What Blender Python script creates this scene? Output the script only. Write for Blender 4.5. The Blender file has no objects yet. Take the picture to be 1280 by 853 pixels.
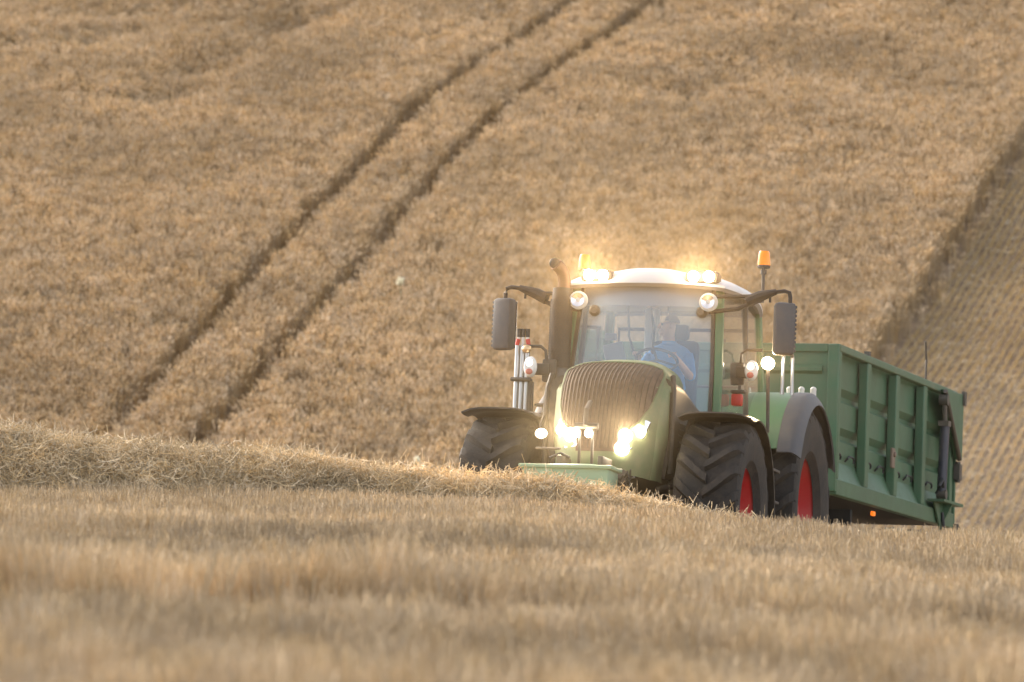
import bpy, bmesh, math, random
import numpy as np
from mathutils import Vector, Matrix
R_ = math.radians
random.seed(7); rng = np.random.default_rng(7)
S = bpy.context.scene; COL = S.collection

# ---------------------------------------------------------------- camera, sky, sun, exposure
CAMZ = 1.3
cam = bpy.data.cameras.new('camera'); camo = bpy.data.objects.new('camera', cam); COL.objects.link(camo)
camo.location = (0, 0, CAMZ); camo.rotation_euler = (R_(90), 0, 0)
cam.sensor_width = 36; cam.lens = 184.2; cam.clip_start = .5; cam.clip_end = 3000
cam.dof.use_dof = True; cam.dof.focus_distance = 49.5; cam.dof.aperture_fstop = 3.0
S.camera = camo
SUN_EL, SUN_AZ = 28, -52          # degrees; azimuth from +Y towards +X
w = bpy.data.worlds.new('World'); S.world = w; w.use_nodes = True
nt = w.node_tree; bg = nt.nodes['Background']
sky = nt.nodes.new('ShaderNodeTexSky'); sky.sky_type = 'NISHITA'; sky.sun_disc = False
sky.sun_elevation = R_(SUN_EL); sky.sun_rotation = R_(SUN_AZ); sky.dust_density = 2.5; sky.air_density = 1.0
hs = nt.nodes.new('ShaderNodeHueSaturation'); hs.inputs['Saturation'].default_value = .36
nt.links.new(sky.outputs[0], hs.inputs['Color']); nt.links.new(hs.outputs[0], bg.inputs[0])
bg.inputs[1].default_value = .15
sl = bpy.data.lights.new('sun', 'SUN'); sl.energy = 1.5; sl.angle = R_(14); sl.color = (1, .80, .56)
so = bpy.data.objects.new('sun', sl); COL.objects.link(so)
sd = Vector((math.sin(R_(SUN_AZ)) * math.cos(R_(SUN_EL)), math.cos(R_(SUN_AZ)) * math.cos(R_(SUN_EL)), math.sin(R_(SUN_EL))))
so.rotation_euler = sd.to_track_quat('Z', 'Y').to_euler(); so.location = (-30, 20, 40)
vs = S.view_settings; vs.view_transform = 'Standard'; vs.look = 'None'; vs.exposure = 1.27; vs.gamma = 1
S.render.film_transparent = False
S.cycles.use_denoising = True
S.cycles.max_bounces = 6; S.cycles.diffuse_bounces = 3; S.cycles.transparent_max_bounces = 12; S.cycles.volume_bounces = 0
S.cycles.volume_step_rate = 4

# ---------------------------------------------------------------- materials
def N(t, typ, **k):
    n = t.nodes.new(typ)
    for a, b in k.items(): setattr(n, a, b)
    return n
def mat(name, col, rough=.5, metal=0., var=.0, vscale=3., dirt=None, dirt_amt=.0, dirt_scale=2.5, bump=0., bscale=60., rand=0., emit=None, estr=0., spec=.5, coat=0., coords='Object'):
    m = bpy.data.materials.new(name); m.use_nodes = True
    t = m.node_tree; b = t.nodes['Principled BSDF']; L = t.links
    b.inputs['Roughness'].default_value = rough; b.inputs['Metallic'].default_value = metal
    b.inputs['Specular IOR Level'].default_value = spec
    if coat: b.inputs['Coat Weight'].default_value = coat; b.inputs['Coat Roughness'].default_value = .15
    rgb = N(t, 'ShaderNodeRGB'); rgb.outputs[0].default_value = (*col, 1); out = rgb.outputs[0]
    if var or dirt_amt or bump:
        if coords == 'Object': tc = N(t, 'ShaderNodeTexCoord').outputs['Object']
        else: tc = N(t, 'ShaderNodeNewGeometry').outputs['Position']
    if var:
        n = N(t, 'ShaderNodeTexNoise'); n.inputs['Scale'].default_value = vscale; n.inputs['Detail'].default_value = 5
        L.new(tc, n.inputs['Vector'])
        mr = N(t, 'ShaderNodeMapRange'); mr.inputs['From Min'].default_value = .3; mr.inputs['From Max'].default_value = .7
        mr.inputs['To Min'].default_value = 1 - var; mr.inputs['To Max'].default_value = 1 + var
        L.new(n.outputs['Fac'], mr.inputs['Value'])
        h = N(t, 'ShaderNodeHueSaturation'); L.new(out, h.inputs['Color']); L.new(mr.outputs[0], h.inputs['Value']); out = h.outputs[0]
    if rand:
        oi = N(t, 'ShaderNodeObjectInfo')
        mr = N(t, 'ShaderNodeMapRange'); mr.inputs['To Min'].default_value = 1 - rand; mr.inputs['To Max'].default_value = 1 + rand
        L.new(oi.outputs['Random'], mr.inputs['Value'])
        h = N(t, 'ShaderNodeHueSaturation'); L.new(out, h.inputs['Color']); L.new(mr.outputs[0], h.inputs['Value'])
        mr2 = N(t, 'ShaderNodeMapRange'); mr2.inputs['To Min'].default_value = .8; mr2.inputs['To Max'].default_value = 1.15
        mth = N(t, 'ShaderNodeMath', operation='FRACT'); mm = N(t, 'ShaderNodeMath', operation='MULTIPLY'); mm.inputs[1].default_value = 17.3
        L.new(oi.outputs['Random'], mm.inputs[0]); L.new(mm.outputs[0], mth.inputs[0]); L.new(mth.outputs[0], mr2.inputs['Value'])
        L.new(mr2.outputs[0], h.inputs['Saturation']); out = h.outputs[0]
    if dirt_amt:
        n = N(t, 'ShaderNodeTexNoise'); n.inputs['Scale'].default_value = dirt_scale; n.inputs['Detail'].default_value = 8; n.inputs['Roughness'].default_value = .65
        L.new(tc, n.inputs['Vector'])
        mr = N(t, 'ShaderNodeMapRange'); mr.inputs['From Min'].default_value = .38; mr.inputs['From Max'].default_value = .72
        mr.inputs['To Max'].default_value = dirt_amt; mr.inputs['To Min'].default_value = dirt_amt * .25; L.new(n.outputs['Fac'], mr.inputs['Value'])
        mx = N(t, 'ShaderNodeMix', data_type='RGBA'); L.new(mr.outputs[0], mx.inputs[0]); L.new(out, mx.inputs[6]); mx.inputs[7].default_value = (*dirt, 1)
        out = mx.outputs[2]
        mr3 = N(t, 'ShaderNodeMapRange'); mr3.inputs['To Min'].default_value = rough; mr3.inputs['To Max'].default_value = min(1, rough + .5)
        L.new(mr.outputs[0], mr3.inputs['Value']); L.new(mr3.outputs[0], b.inputs['Roughness'])
    if bump:
        n = N(t, 'ShaderNodeTexNoise'); n.inputs['Scale'].default_value = bscale; n.inputs['Detail'].default_value = 4
        L.new(tc, n.inputs['Vector'])
        bp = N(t, 'ShaderNodeBump'); bp.inputs['Strength'].default_value = bump; bp.inputs['Distance'].default_value = .02
        L.new(n.outputs['Fac'], bp.inputs['Height']); L.new(bp.outputs[0], b.inputs['Normal'])
    L.new(out, b.inputs['Base Color'])
    if emit:
        b.inputs['Emission Color'].default_value = (*emit, 1); b.inputs['Emission Strength'].default_value = estr
    return m
DUST = (.34, .25, .16)
M = {}
M['green'] = mat('green_paint', (.06, .18, .08), .45, dirt=DUST, dirt_amt=.2, dirt_scale=3)
M['hood'] = mat('dusty_green_paint', (.10, .172, .07), .5, dirt=(.36, .29, .19), dirt_amt=.5, dirt_scale=4)
M['trailer'] = mat('trailer_green_paint', (.046, .142, .068), .42, var=.16, vscale=1.2, dirt=(.16, .155, .10), dirt_amt=.42, dirt_scale=3.5)
M['trailer_edge'] = mat('worn_trailer_paint', (.06, .15, .07), .5, dirt=(.28, .25, .18), dirt_amt=.5, dirt_scale=6)
M['black'] = mat('black_plastic', (.022, .021, .021), .5, dirt=DUST, dirt_amt=.28, dirt_scale=4)
M['under'] = mat('underbody_paint', (.008, .008, .008), .8)
M['grey'] = mat('grey_plastic', (.062, .067, .08), .5, dirt=DUST, dirt_amt=.2, dirt_scale=4)
M['rubber'] = mat('tyre_rubber', (.014, .0135, .014), .8, dirt=(.22, .16, .105), dirt_amt=.24, dirt_scale=5, bump=.3, bscale=40)
M['rim'] = mat('red_rim_paint', (.48, .010, .016), .4, dirt=(.30, .12, .08), dirt_amt=.2, dirt_scale=6)
M['roof'] = mat('white_roof_paint', (.66, .66, .67), .35, dirt=(.5, .44, .36), dirt_amt=.12, dirt_scale=3)
M['grille'] = mat('grille_mesh', (.035, .026, .022), .6, dirt=(.25, .17, .11), dirt_amt=.4, dirt_scale=14)
M['gback'] = mat('grille_backing', (.07, .048, .04), .8, dirt=(.30, .2, .13), dirt_amt=.42, dirt_scale=10)
M['steel'] = mat('bare_steel', (.46, .46, .46), .28, 1., dirt=DUST, dirt_amt=.2)
M['darksteel'] = mat('dark_steel', (.09, .085, .08), .5, .6, dirt=DUST, dirt_amt=.35)
M['exhaust'] = mat('exhaust_metal', (.024, .02, .018), .5, .3, dirt=(.26, .17, .11), dirt_amt=.14, dirt_scale=8)
M['white'] = mat('white_plastic', (.72, .70, .66), .4, dirt=DUST, dirt_amt=.15)
M['red'] = mat('red_plastic', (.55, .02, .015), .35)
M['seat'] = mat('seat_cloth', (.05, .05, .055), .9)
M['screen'] = mat('monitor_plastic', (.18, .20, .22), .35)
M['nearblack'] = mat('hydraulic_hose', (.018, .018, .02), .5)  # one even near-black for hoses, caps and small dark fittings
M['ram'] = mat('ram_paint', (.02, .024, .05), .35, dirt=DUST, dirt_amt=.15)
M['amber'] = mat('amber_lens', (.82, .19, .006), .25, emit=(1, .28, .015), estr=.22)
M['amberlit'] = mat('amber_marker', (.5, .10, .01), .3, emit=(1, .20, .01), estr=.45)
M['lamp'] = mat('lit_lamp', (1, .93, .8), .3, emit=(1, .86, .64), estr=22)
M['lampsoft'] = mat('lit_side_lamp', (1, .95, .85), .3, emit=(1, .88, .66), estr=3)
M['chrome'] = mat('lamp_reflector', (.85, .85, .86), .12, 1.)
M['lens'] = mat('clear_lens', (.82, .80, .78), .15)
M['shirt'] = mat('blue_polo', (.085, .27, .60), .85, var=.1, vscale=14)
M['skin'] = mat('skin', (.60, .34, .24), .55)
M['hair'] = mat('short_hair', (.16, .10, .07), .8)
M['trouser'] = mat('dark_trousers', (.03, .035, .05), .9)
M['soil'] = mat('field_soil', (.26, .175, .10), .95, var=.25, vscale=1.5, dirt=(.17, .115, .068), dirt_amt=.6, dirt_scale=.6, bump=.6, bscale=8, coords='P')
SF = .92
M['ear'] = mat('wheat_ear', (.67*SF, .488*SF, .286*SF), .85, rand=.2, var=.2, vscale=.28, coords='P')
M['stem'] = mat('wheat_stem', (.48*SF, .34*SF, .18*SF), .8, rand=.2)
M['stubble'] = mat('stubble_stem', (.54*SF, .41*SF, .25*SF), .8, rand=.28, var=.28, vscale=.25, coords='P')
M['hillstub'] = mat('hill_stubble_stem', (.60*SF, .43*SF, .215*SF), .8, rand=.12, var=.2, vscale=.2, coords='P')
M['straw'] = mat('loose_straw', (.70*SF, .55*SF, .345*SF), .7, rand=.3, var=.2, vscale=1.2, coords='P')
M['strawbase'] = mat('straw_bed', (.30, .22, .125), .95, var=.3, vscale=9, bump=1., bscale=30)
M['petal'] = mat('pale_petals', (.85, .80, .60), .7)
M['weedstem'] = mat('weed_stem', (.18, .2, .08), .8)
def glass_mat(name, tint, dust_sheenc, dust_sheen_amt, gloss):
    m = bpy.data.materials.new(name); m.use_nodes = True; t = m.node_tree; L = t.links
    t.nodes.remove(t.nodes['Principled BSDF']); o = t.nodes['Material Output']
    tr = N(t, 'ShaderNodeBsdfTransparent'); tr.inputs[0].default_value = (*tint, 1)
    df = N(t, 'ShaderNodeBsdfDiffuse'); df.inputs[0].default_value = (*dust_sheenc, 1)
    gl = N(t, 'ShaderNodeBsdfGlossy'); gl.inputs['Roughness'].default_value = .06
    fr = N(t, 'ShaderNodeFresnel'); fr.inputs[0].default_value = 1.5
    mm = N(t, 'ShaderNodeMath', operation='MULTIPLY'); mm.inputs[1].default_value = gloss; L.new(fr.outputs[0], mm.inputs[0])
    n = N(t, 'ShaderNodeTexNoise'); n.inputs['Scale'].default_value = 3; n.inputs['Detail'].default_value = 6
    L.new(N(t, 'ShaderNodeTexCoord').outputs['Object'], n.inputs['Vector'])
    mr = N(t, 'ShaderNodeMapRange'); mr.inputs['To Min'].default_value = dust_sheen_amt * .75; mr.inputs['To Max'].default_value = dust_sheen_amt * 1.25; L.new(n.outputs['Fac'], mr.inputs['Value'])
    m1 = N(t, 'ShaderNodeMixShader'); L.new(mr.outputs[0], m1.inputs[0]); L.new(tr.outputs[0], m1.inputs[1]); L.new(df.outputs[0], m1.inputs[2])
    m2 = N(t, 'ShaderNodeMixShader'); L.new(mm.outputs[0], m2.inputs[0]); L.new(m1.outputs[0], m2.inputs[1]); L.new(gl.outputs[0], m2.inputs[2])
    L.new(m2.outputs[0], o.inputs[0]); return m
M['glass'] = glass_mat('windscreen_glass', (.92, .96, .98), (.52, .77, 1.0), .27, 1.4)  # sky's blue reflection is painted into the diffuse colour, mixed with the dust
M['sideglass'] = glass_mat('side_glass', (.90, .93, .92), (.6, .6, .55), .14, 1.5)

# ---------------------------------------------------------------- mesh helpers
class MB:
    def __init__(s): s.bm = bmesh.new()
    def box(s, c, d, rot=None, bev=0.):
        r = bmesh.ops.create_cube(s.bm, size=1); vv = r['verts']
        mt = Matrix.Translation(Vector(c)) @ (rot.to_4x4() if rot else Matrix()) @ Matrix.Diagonal((*d, 1))
        bmesh.ops.transform(s.bm, matrix=mt, verts=vv)
        if bev:
            es = {e for v in vv for e in v.link_edges}
            bmesh.ops.bevel(s.bm, geom=list(es), offset=bev, segments=2, affect='EDGES', profile=.5)
        return s
    def cyl(s, a, b, r0, r1=None, n=16, cap=True):
        a, b = Vector(a), Vector(b); r1 = r0 if r1 is None else r1; d = b - a
        r = bmesh.ops.create_cone(s.bm, cap_ends=cap, segments=n, radius1=r0, radius2=r1, depth=d.length)
        bmesh.ops.transform(s.bm, matrix=Matrix.Translation((a + b) / 2) @ d.to_track_quat('Z', 'Y').to_matrix().to_4x4(), verts=r['verts'])
        return s
    def sph(s, c, r, sc=(1, 1, 1), u=16, v=10):
        q = bmesh.ops.create_uvsphere(s.bm, u_segments=u, v_segments=v, radius=r)
        bmesh.ops.transform(s.bm, matrix=Matrix.Translation(Vector(c)) @ Matrix.Diagonal((*sc, 1)), verts=q['verts']); return s
    def ring(s, rings, closed=True, caps=True):
        vs_ = [[s.bm.verts.new(p) for p in r] for r in rings]; n = len(rings[0])
        for a, b in zip(vs_, vs_[1:]):
            for i in range(n if closed else n - 1):
                j = (i + 1) % n
                try: s.bm.faces.new((a[i], a[j], b[j], b[i]))
                except ValueError: pass
        if caps and closed:
            try: s.bm.faces.new(vs_[0][::-1]); s.bm.faces.new(vs_[-1])
            except ValueError: pass
        return s
    def tube(s, pts, r, n=10):
        pts = [Vector(p) for p in pts]; rings = []
        up = Vector((.13, .27, .95))
        for i, p in enumerate(pts):
            d = (pts[min(i + 1, len(pts) - 1)] - pts[max(i - 1, 0)]).normalized()
            x = d.cross(up); x = x.normalized() if x.length > .05 else d.cross(Vector((1, 0, 0))).normalized(); y = d.cross(x)
            rr = r[i] if isinstance(r, (list, tuple)) else r
            rings.append([p + x * rr * math.cos(2 * math.pi * k / n) + y * rr * math.sin(2 * math.pi * k / n) for k in range(n)])
        return s.ring(rings)
    def lathe(s, prof, c, axis='y', n=48, closed=False):
        # prof: list of (radius, along)
        c = Vector(c); rings = []
        for k in range(n):
            a = 2 * math.pi * k / n; ca, sa = math.cos(a), math.sin(a)
            rr = []
            for (r, t) in prof:
                if axis == 'y': rr.append(c + Vector((r * ca, t, r * sa)))
                elif axis == 'z': rr.append(c + Vector((r * ca, r * sa, t)))
                else: rr.append(c + Vector((t, r * ca, r * sa)))
            rings.append(rr)
        rings.append(rings[0])
        s.ring(rings, closed=closed, caps=False); bmesh.ops.remove_doubles(s.bm, verts=s.bm.verts[:], dist=1e-5); return s
    def prism(s, poly, d):
        # poly: list of 3D points; extruded by vector d
        d = Vector(d); a = [Vector(p) for p in poly]
        return s.ring([a, [p + d for p in a]])
    def sheet(s, grid, thick=None):
        vs_ = [[s.bm.verts.new(p) for p in r] for r in grid]
        for a, b in zip(vs_, vs_[1:]):
            for i in range(len(a) - 1): s.bm.faces.new((a[i], a[i + 1], b[i + 1], b[i]))
        if thick: bmesh.ops.recalc_face_normals(s.bm, faces=s.bm.faces[:]); bmesh.ops.solidify(s.bm, geom=s.bm.faces[:], thickness=thick)
        return s
    def build(s, name, m, parent=None, smooth=35, bevel=0., recalc=True):
        if recalc: bmesh.ops.recalc_face_normals(s.bm, faces=s.bm.faces[:])
        me = bpy.data.meshes.new(name); s.bm.to_mesh(me); s.bm.free(); me.materials.append(m)
        if smooth:
            for p in me.polygons: p.use_smooth = True
            me.set_sharp_from_angle(angle=R_(smooth))
        o = bpy.data.objects.new(name, me); COL.objects.link(o)
        if parent: o.parent = parent
        if bevel:
            b = o.modifiers.new('b', 'BEVEL'); b.width = bevel; b.segments = 2; b.limit_method = 'ANGLE'; b.angle_limit = R_(40)
        return o
def empty(name, parent=None, mw=None):
    o = bpy.data.objects.new(name, None); COL.objects.link(o); o.empty_display_size = .3
    if parent: o.parent = parent
    if mw is not None: o.matrix_world = mw
    return o
def tag(o, label, cat=None, group=None, kind=None):
    if label: o['label'] = label
    if cat: o['category'] = cat
    if group: o['group'] = group
    if kind: o['kind'] = kind
    return o
def frame_m(yaw, pitch, roll, origin):
    y, p, r = R_(yaw), R_(pitch), R_(roll)
    f = Vector((-math.sin(y) * math.cos(p), -math.cos(y) * math.cos(p), math.sin(p))); l = Vector((math.cos(y), -math.sin(y), 0)); u = f.cross(l)
    l2 = l * math.cos(r) + u * math.sin(r); u2 = u * math.cos(r) - l * math.sin(r)
    m = Matrix((f, l2, u2)).transposed().to_4x4(); m.translation = origin; return m
def lerp(xs, ys, x): return float(np.interp(x, xs, ys))

# ---------------------------------------------------------------- where the vehicles stand
F = 6550.
def at(px, py, d): return Vector(((px - 640) / F * d, d, CAMZ - (py - 426.5) / F * d))
tm = frame_m(13.5, 6.3, -1, (0, 0, 0))
T_ORG = at(765, 640, 48.9) - tm.to_3x3() @ Vector((2.95, 0, .86))
TM = frame_m(13.5, 6.3, -1, T_ORG)
gm = frame_m(16.8, 5.4, -.6, (0, 0, 0))
G_ORG = at(1050, 430, 55.) - gm.to_3x3() @ Vector((0, 1.2, 3.07))
GM = frame_m(16.8, 5.4, -.6, G_ORG)

# ---------------------------------------------------------------- ground: one sheet, near rise, valley, hill
def sm(a, b, x): t = np.clip((x - a) / (b - a), 0, 1); return t * t * (3 - 2 * t)
CPX = np.array([-400, 0, 300, 500, 700, 850, 950, 1280, 1700]); CPY = np.array([602, 605, 608, 613, 622, 635, 645, 661, 676]); YC = 43.8
CX = (CPX - 640) / F * YC; CZ = CAMZ - (CPY - 426.5) / F * YC - .215
def und(X, Y): return .10 * np.sin(X * .31 + Y * .12) * np.sin(Y * .21 - X * .1) + .05 * np.sin(X * .9 + 1) * np.sin(Y * .6 + X * .3)
def ground(X, Y):
    X = np.asarray(X, float); Y = np.asarray(Y, float)
    zc = np.interp(X, CX, CZ)
    near = zc + .0062 * (YC - np.minimum(Y, YC)) * (1 - sm(28, 0, Y) * .0) + .012 * np.sin(Y * .55 + X * .25) * sm(43.5, 38, Y) + .03 * np.sin(X * 1.1 + Y * .2) * sm(43, 36, Y)
    rut = np.exp(-((Y - (25.4 + .3 * (X + 1.7))) / .8) ** 2) * .30 * (.2 + .75 * sm(1.0, -.8, X)) ; near = near - rut
    pl = -1.16 - .1125 * (Y - 48.9) - .018 * (X - .9)          # the slope the tractor climbs
    left = sm(1.5, -6, X) * .35
    d = zc + left * 0
    t = sm(YC, 48.6, Y); mid = zc * (1 - t) + (pl + left * sm(52, 48, Y)) * t
    a = np.where(Y < YC, near, mid)
    hill = -.27 + .267 * (np.minimum(Y, 165) - 100) - .02 * np.maximum(Y - 165, 0) + und(X, Y) * sm(84, 96, Y)
    k = 1.2; far = k * np.logaddexp((pl) / k, hill / k)
    f = sm(60, 74, Y)
    z = a * (1 - f) + far * f
    return z
ys = np.concatenate([np.arange(-40, 14, 4), np.arange(14, 43, .5), np.arange(43, 50, .2), np.arange(50, 90, 1), np.arange(90, 152, .75), np.arange(152, 172, 1), np.arange(172, 420, 8)])
xs = np.concatenate([np.arange(-160, -24, 8), np.arange(-24, 24, .5), np.arange(24, 161, 8)])
XX, YY = np.meshgrid(xs, ys); ZZ = ground(XX, YY)
def grid_mesh(name, XX, YY, ZZ, m):
    me = bpy.data.meshes.new(name); h, w_ = XX.shape
    v = np.stack([XX, YY, ZZ], -1).reshape(-1, 3); i = np.arange(h * w_).reshape(h, w_)
    f = np.stack([i[:-1, :-1], i[:-1, 1:], i[1:, 1:], i[1:, :-1]], -1).reshape(-1, 4)
    me.from_pydata(v.tolist(), [], f.tolist()); me.materials.append(m)
    for p in me.polygons: p.use_smooth = True
    o = bpy.data.objects.new(name, me); COL.objects.link(o); return o
g = grid_mesh('ground', XX, YY, ZZ, M['soil']); tag(g, 'bare pale soil of the rolling field under crop and stubble', None, kind='structure')

# ---------------------------------------------------------------- vegetation masses (instanced tufts)
def strip(V, Fc, p0, p1, w0, w1, side):
    n = len(V); V += [p0 - side * w0, p0 + side * w0, p1 + side * w1, p1 - side * w1]; Fc.append((n, n + 1, n + 2, n + 3))
def tuft(name, n, rad, h, hv, lean, wid, mats, ear=0., earw=.009, bend=0.):
    V, Fc, MI = [], [], []
    for i in range(n):
        a = random.random() * 6.28; r = rad * math.sqrt(random.random()); p = Vector((r * math.cos(a), r * math.sin(a), -.03))
        hh = h * (1 + random.uniform(-hv, hv)); la = random.random() * 6.28; ll = abs(random.gauss(0, lean))
        q = p + Vector((math.cos(la) * ll * hh, math.sin(la) * ll * hh, hh))
        sa = random.random() * 6.28; sd_ = Vector((math.cos(sa), math.sin(sa), 0))
        strip(V, Fc, p, q, wid, wid * .8, sd_); MI.append(0)
        if ear:
            d = (q - p).normalized(); d2 = (d + Vector((math.cos(la), math.sin(la), -.2)) * random.uniform(.1, .9)).normalized()
            el = ear * random.uniform(.75, 1.2); x = d2.cross(Vector((0, 0, 1))).normalized() if abs(d2.z) < .98 else Vector((1, 0, 0)); y = d2.cross(x)
            k = len(V); V += [q - d2 * .01] + [q + d2 * el * .4 + (x * math.cos(t) + y * math.sin(t)) * earw for t in (0, 2.1, 4.2)] + [q + d2 * el]
            for (b, c) in ((1, 2), (2, 3), (3, 1)): Fc.append((k, k + b, k + c)); MI.append(1); Fc.append((k + 4, k + c, k + b)); MI.append(1)
    me = bpy.data.meshes.new(name); me.from_pydata(V, [], Fc)
    for m in mats: me.materials.append(m)
    me.polygons.foreach_set('material_index', MI)
    return bpy.data.objects.new(name, me)
def strawtuft(name, n, rad, ln, wid, m):
    V, Fc = [], []
    for i in range(n):
        c = Vector((random.gauss(0, rad), random.gauss(0, rad), random.gauss(0, rad * .5))); d = Vector((random.gauss(0, 1), random.gauss(0, 1), random.gauss(0, .55))).normalized()
        l = ln * random.uniform(.4, 1.2); bnd = Vector((random.gauss(0, .25), random.gauss(0, .25), random.gauss(-.1, .2))) * l
        s_ = d.cross(Vector((random.gauss(0, 1), random.gauss(0, 1), 1))).normalized(); pts = [c - d * l / 2, c + bnd * .3, c + d * l / 2]
        for a, b in zip(pts, pts[1:]): strip(V, Fc, a, b, wid, wid, s_)
    me = bpy.data.meshes.new(name); me.from_pydata(V, [], Fc); me.materials.append(m)
    return bpy.data.objects.new(name, me)
def scatter(name, P, rot, scl, protos, label):
    n = len(P); me = bpy.data.meshes.new(name); me.vertices.add(n)
    me.vertices.foreach_set('co', np.asarray(P, np.float32).ravel())
    for nm, ty, dat, k in (('rot', 'FLOAT_VECTOR', rot, 'vector'), ('scl', 'FLOAT_VECTOR', scl, 'vector')):
        a = me.attributes.new(nm, ty, 'POINT'); a.data.foreach_set(k, np.asarray(dat, np.float32).ravel())
    a = me.attributes.new('pid', 'INT', 'POINT'); a.data.foreach_set('value', rng.integers(0, len(protos), n).astype(np.int32))
    o = bpy.data.objects.new(name, me); COL.objects.link(o)
    t = bpy.data.node_groups.new(name, 'GeometryNodeTree')
    t.interface.new_socket('Geometry', in_out='INPUT', socket_type='NodeSocketGeometry'); t.interface.new_socket('Geometry', in_out='OUTPUT', socket_type='NodeSocketGeometry')
    gi, go = N(t, 'NodeGroupInput'), N(t, 'NodeGroupOutput'); ip = N(t, 'GeometryNodeInstanceOnPoints'); j = N(t, 'GeometryNodeJoinGeometry')
    for p in protos:
        oi = N(t, 'GeometryNodeObjectInfo'); oi.inputs['Object'].default_value = p; oi.inputs['As Instance'].default_value = True; t.links.new(oi.outputs['Geometry'], j.inputs[0])
    def attr(nm, ty):
        x = N(t, 'GeometryNodeInputNamedAttribute', data_type=ty); x.inputs['Name'].default_value = nm; return x.outputs[0]
    t.links.new(gi.outputs[0], ip.inputs['Points']); t.links.new(j.outputs[0], ip.inputs['Instance'])
    ip.inputs['Pick Instance'].default_value = True
    t.links.new(attr('pid', 'INT'), ip.inputs['Instance Index']); t.links.new(attr('rot', 'FLOAT_VECTOR'), ip.inputs['Rotation']); t.links.new(attr('scl', 'FLOAT_VECTOR'), ip.inputs['Scale'])
    t.links.new(ip.outputs[0], go.inputs[0])
    md = o.modifiers.new('scatter', 'NODES'); md.node_group = t
    tag(o, label, None, kind='stuff'); return o
def noise2(X, Y, sc, seed=0, oct=3):
    r = np.random.default_rng(seed); out = 0; a = 1.
    for o in range(oct):
        for k in range(4):
            th = r.random() * 6.28; ph = r.random() * 6.28; f = sc * 2 ** o * (.7 + .6 * r.random())
            out = out + a * np.sin((X * math.cos(th) + Y * math.sin(th)) * f + ph)
        a *= .6
    return out / 4.

# hill geometry for tracing lines that lie on it
def hill_at(px, py): Y = (28.27 - .68) / (.267 - (426.5 - py) / F); return ((px - 640) / F * Y, Y)
def line(pts): return np.array([hill_at(*p) for p in pts])
TR1 = line([(60, 600), (130, 530), (220, 440), (300, 358), (345, 310), (440, 212), (550, 110), (640, 47), (715, -2), (810, -50)])
TR2 = line([(190, 610), (262, 530), (325, 458), (400, 380), (470, 300), (540, 217), (640, 122), (720, 62), (812, -2), (920, -60)])
EDGE = line([(1095, 425), (1285, 145)]); EDGE = np.array([EDGE[0] + (EDGE[1] - EDGE[0]) * t for t in (-2, 0, 1, 3)])
LODGE = [line([(150, 140), (240, 85), (330, 40), (400, -5)]), line([(0, 60), (130, 40), (260, 15)]), line([(860, 110), (960, 65), (1020, 20), (1060, -10)]), line([(800, 30), (900, 8)]), line([(60, 520), (150, 470)])]
def dist(P, L):
    d = np.full(len(P), 1e9)
    for a, b in zip(L, L[1:]):
        ab = b - a; t = np.clip(((P - a) @ ab) / (ab @ ab), 0, 1); d = np.minimum(d, np.linalg.norm(P - a - t[:, None] * ab, axis=1))
    return d
def right_of_edge(P): return P[:, 0] - np.interp(P[:, 1], EDGE[:, 1], EDGE[:, 0])
wheat = [tuft('wheat_tuft', 10, .10, .66, .10, .08, .0045, [M['stem'], M['ear']], ear=.10, earw=.012) for _ in range(6)]
n = 112000
P = np.stack([rng.uniform(-18.5, 20, n), rng.uniform(90, 149, n)], 1)
P = P[np.abs(P[:, 0]) < 4 + P[:, 1] * .1035]
s1 = dist(P, TR1); s2 = dist(P, TR2); re = right_of_edge(P)
soft = rng.random(len(P)) < .16
wob = .035 * noise2(P[:, 0], P[:, 1], 1.2, 3) + rng.normal(0, .03, len(P))
ing = (s1 < .26 + wob) | (s2 < .24 + wob * 1.3)
keep = (~ing | (soft & (np.minimum(s1, s2) > .08))) & ((re < -.1 + wob) | ((re < .75) & (rng.random(len(P)) < .16 * np.clip(1 - re / .75, 0, 1))))
P = P[keep]; ing = ing[keep] | (re[keep] > 0); X, Y = P.T
hgt = 1 + .03 * noise2(X, Y, .8, 5) + .035 * noise2(X, Y, 4, 6) + rng.normal(0, .08, len(P))
lodge = np.zeros(len(P))
for i, L in enumerate(LODGE): lodge = np.maximum(lodge, (.9, .8, .45, .4, .7)[i] * np.exp(-(dist(P, L) / 1.1) ** 2) * (.55 + .45 * noise2(P[:, 0], P[:, 1], 1.1, 40)))
lodge = np.maximum(lodge, np.clip(noise2(X, Y, .5, 11) - .95 + .95 * sm(-2, -10, X) * sm(120, 132, Y), 0, 1) * .7)
hgt = hgt * (1 - .52 * np.clip(lodge, 0, 1)); hgt = np.clip(hgt, .4, 1.3) * np.where(ing, .55, 1)
lean = .06 + .7 * np.clip(lodge, 0, 1); la = noise2(X, Y, .5, 8) * 2
rot = np.stack([lean * np.sin(la) + rng.normal(0, .06, len(P)), lean * np.cos(la) + rng.normal(0, .06, len(P)), rng.uniform(0, 6.28, len(P))], 1)
sx = rng.uniform(.9, 1.2, len(P)); scatter('wheat_crop', np.stack([X, Y, ground(X, Y)], 1), rot, np.stack([sx, sx, hgt], 1), wheat, 'standing ripe wheat covering the hillside, split by two dark wheel tracks')
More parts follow.
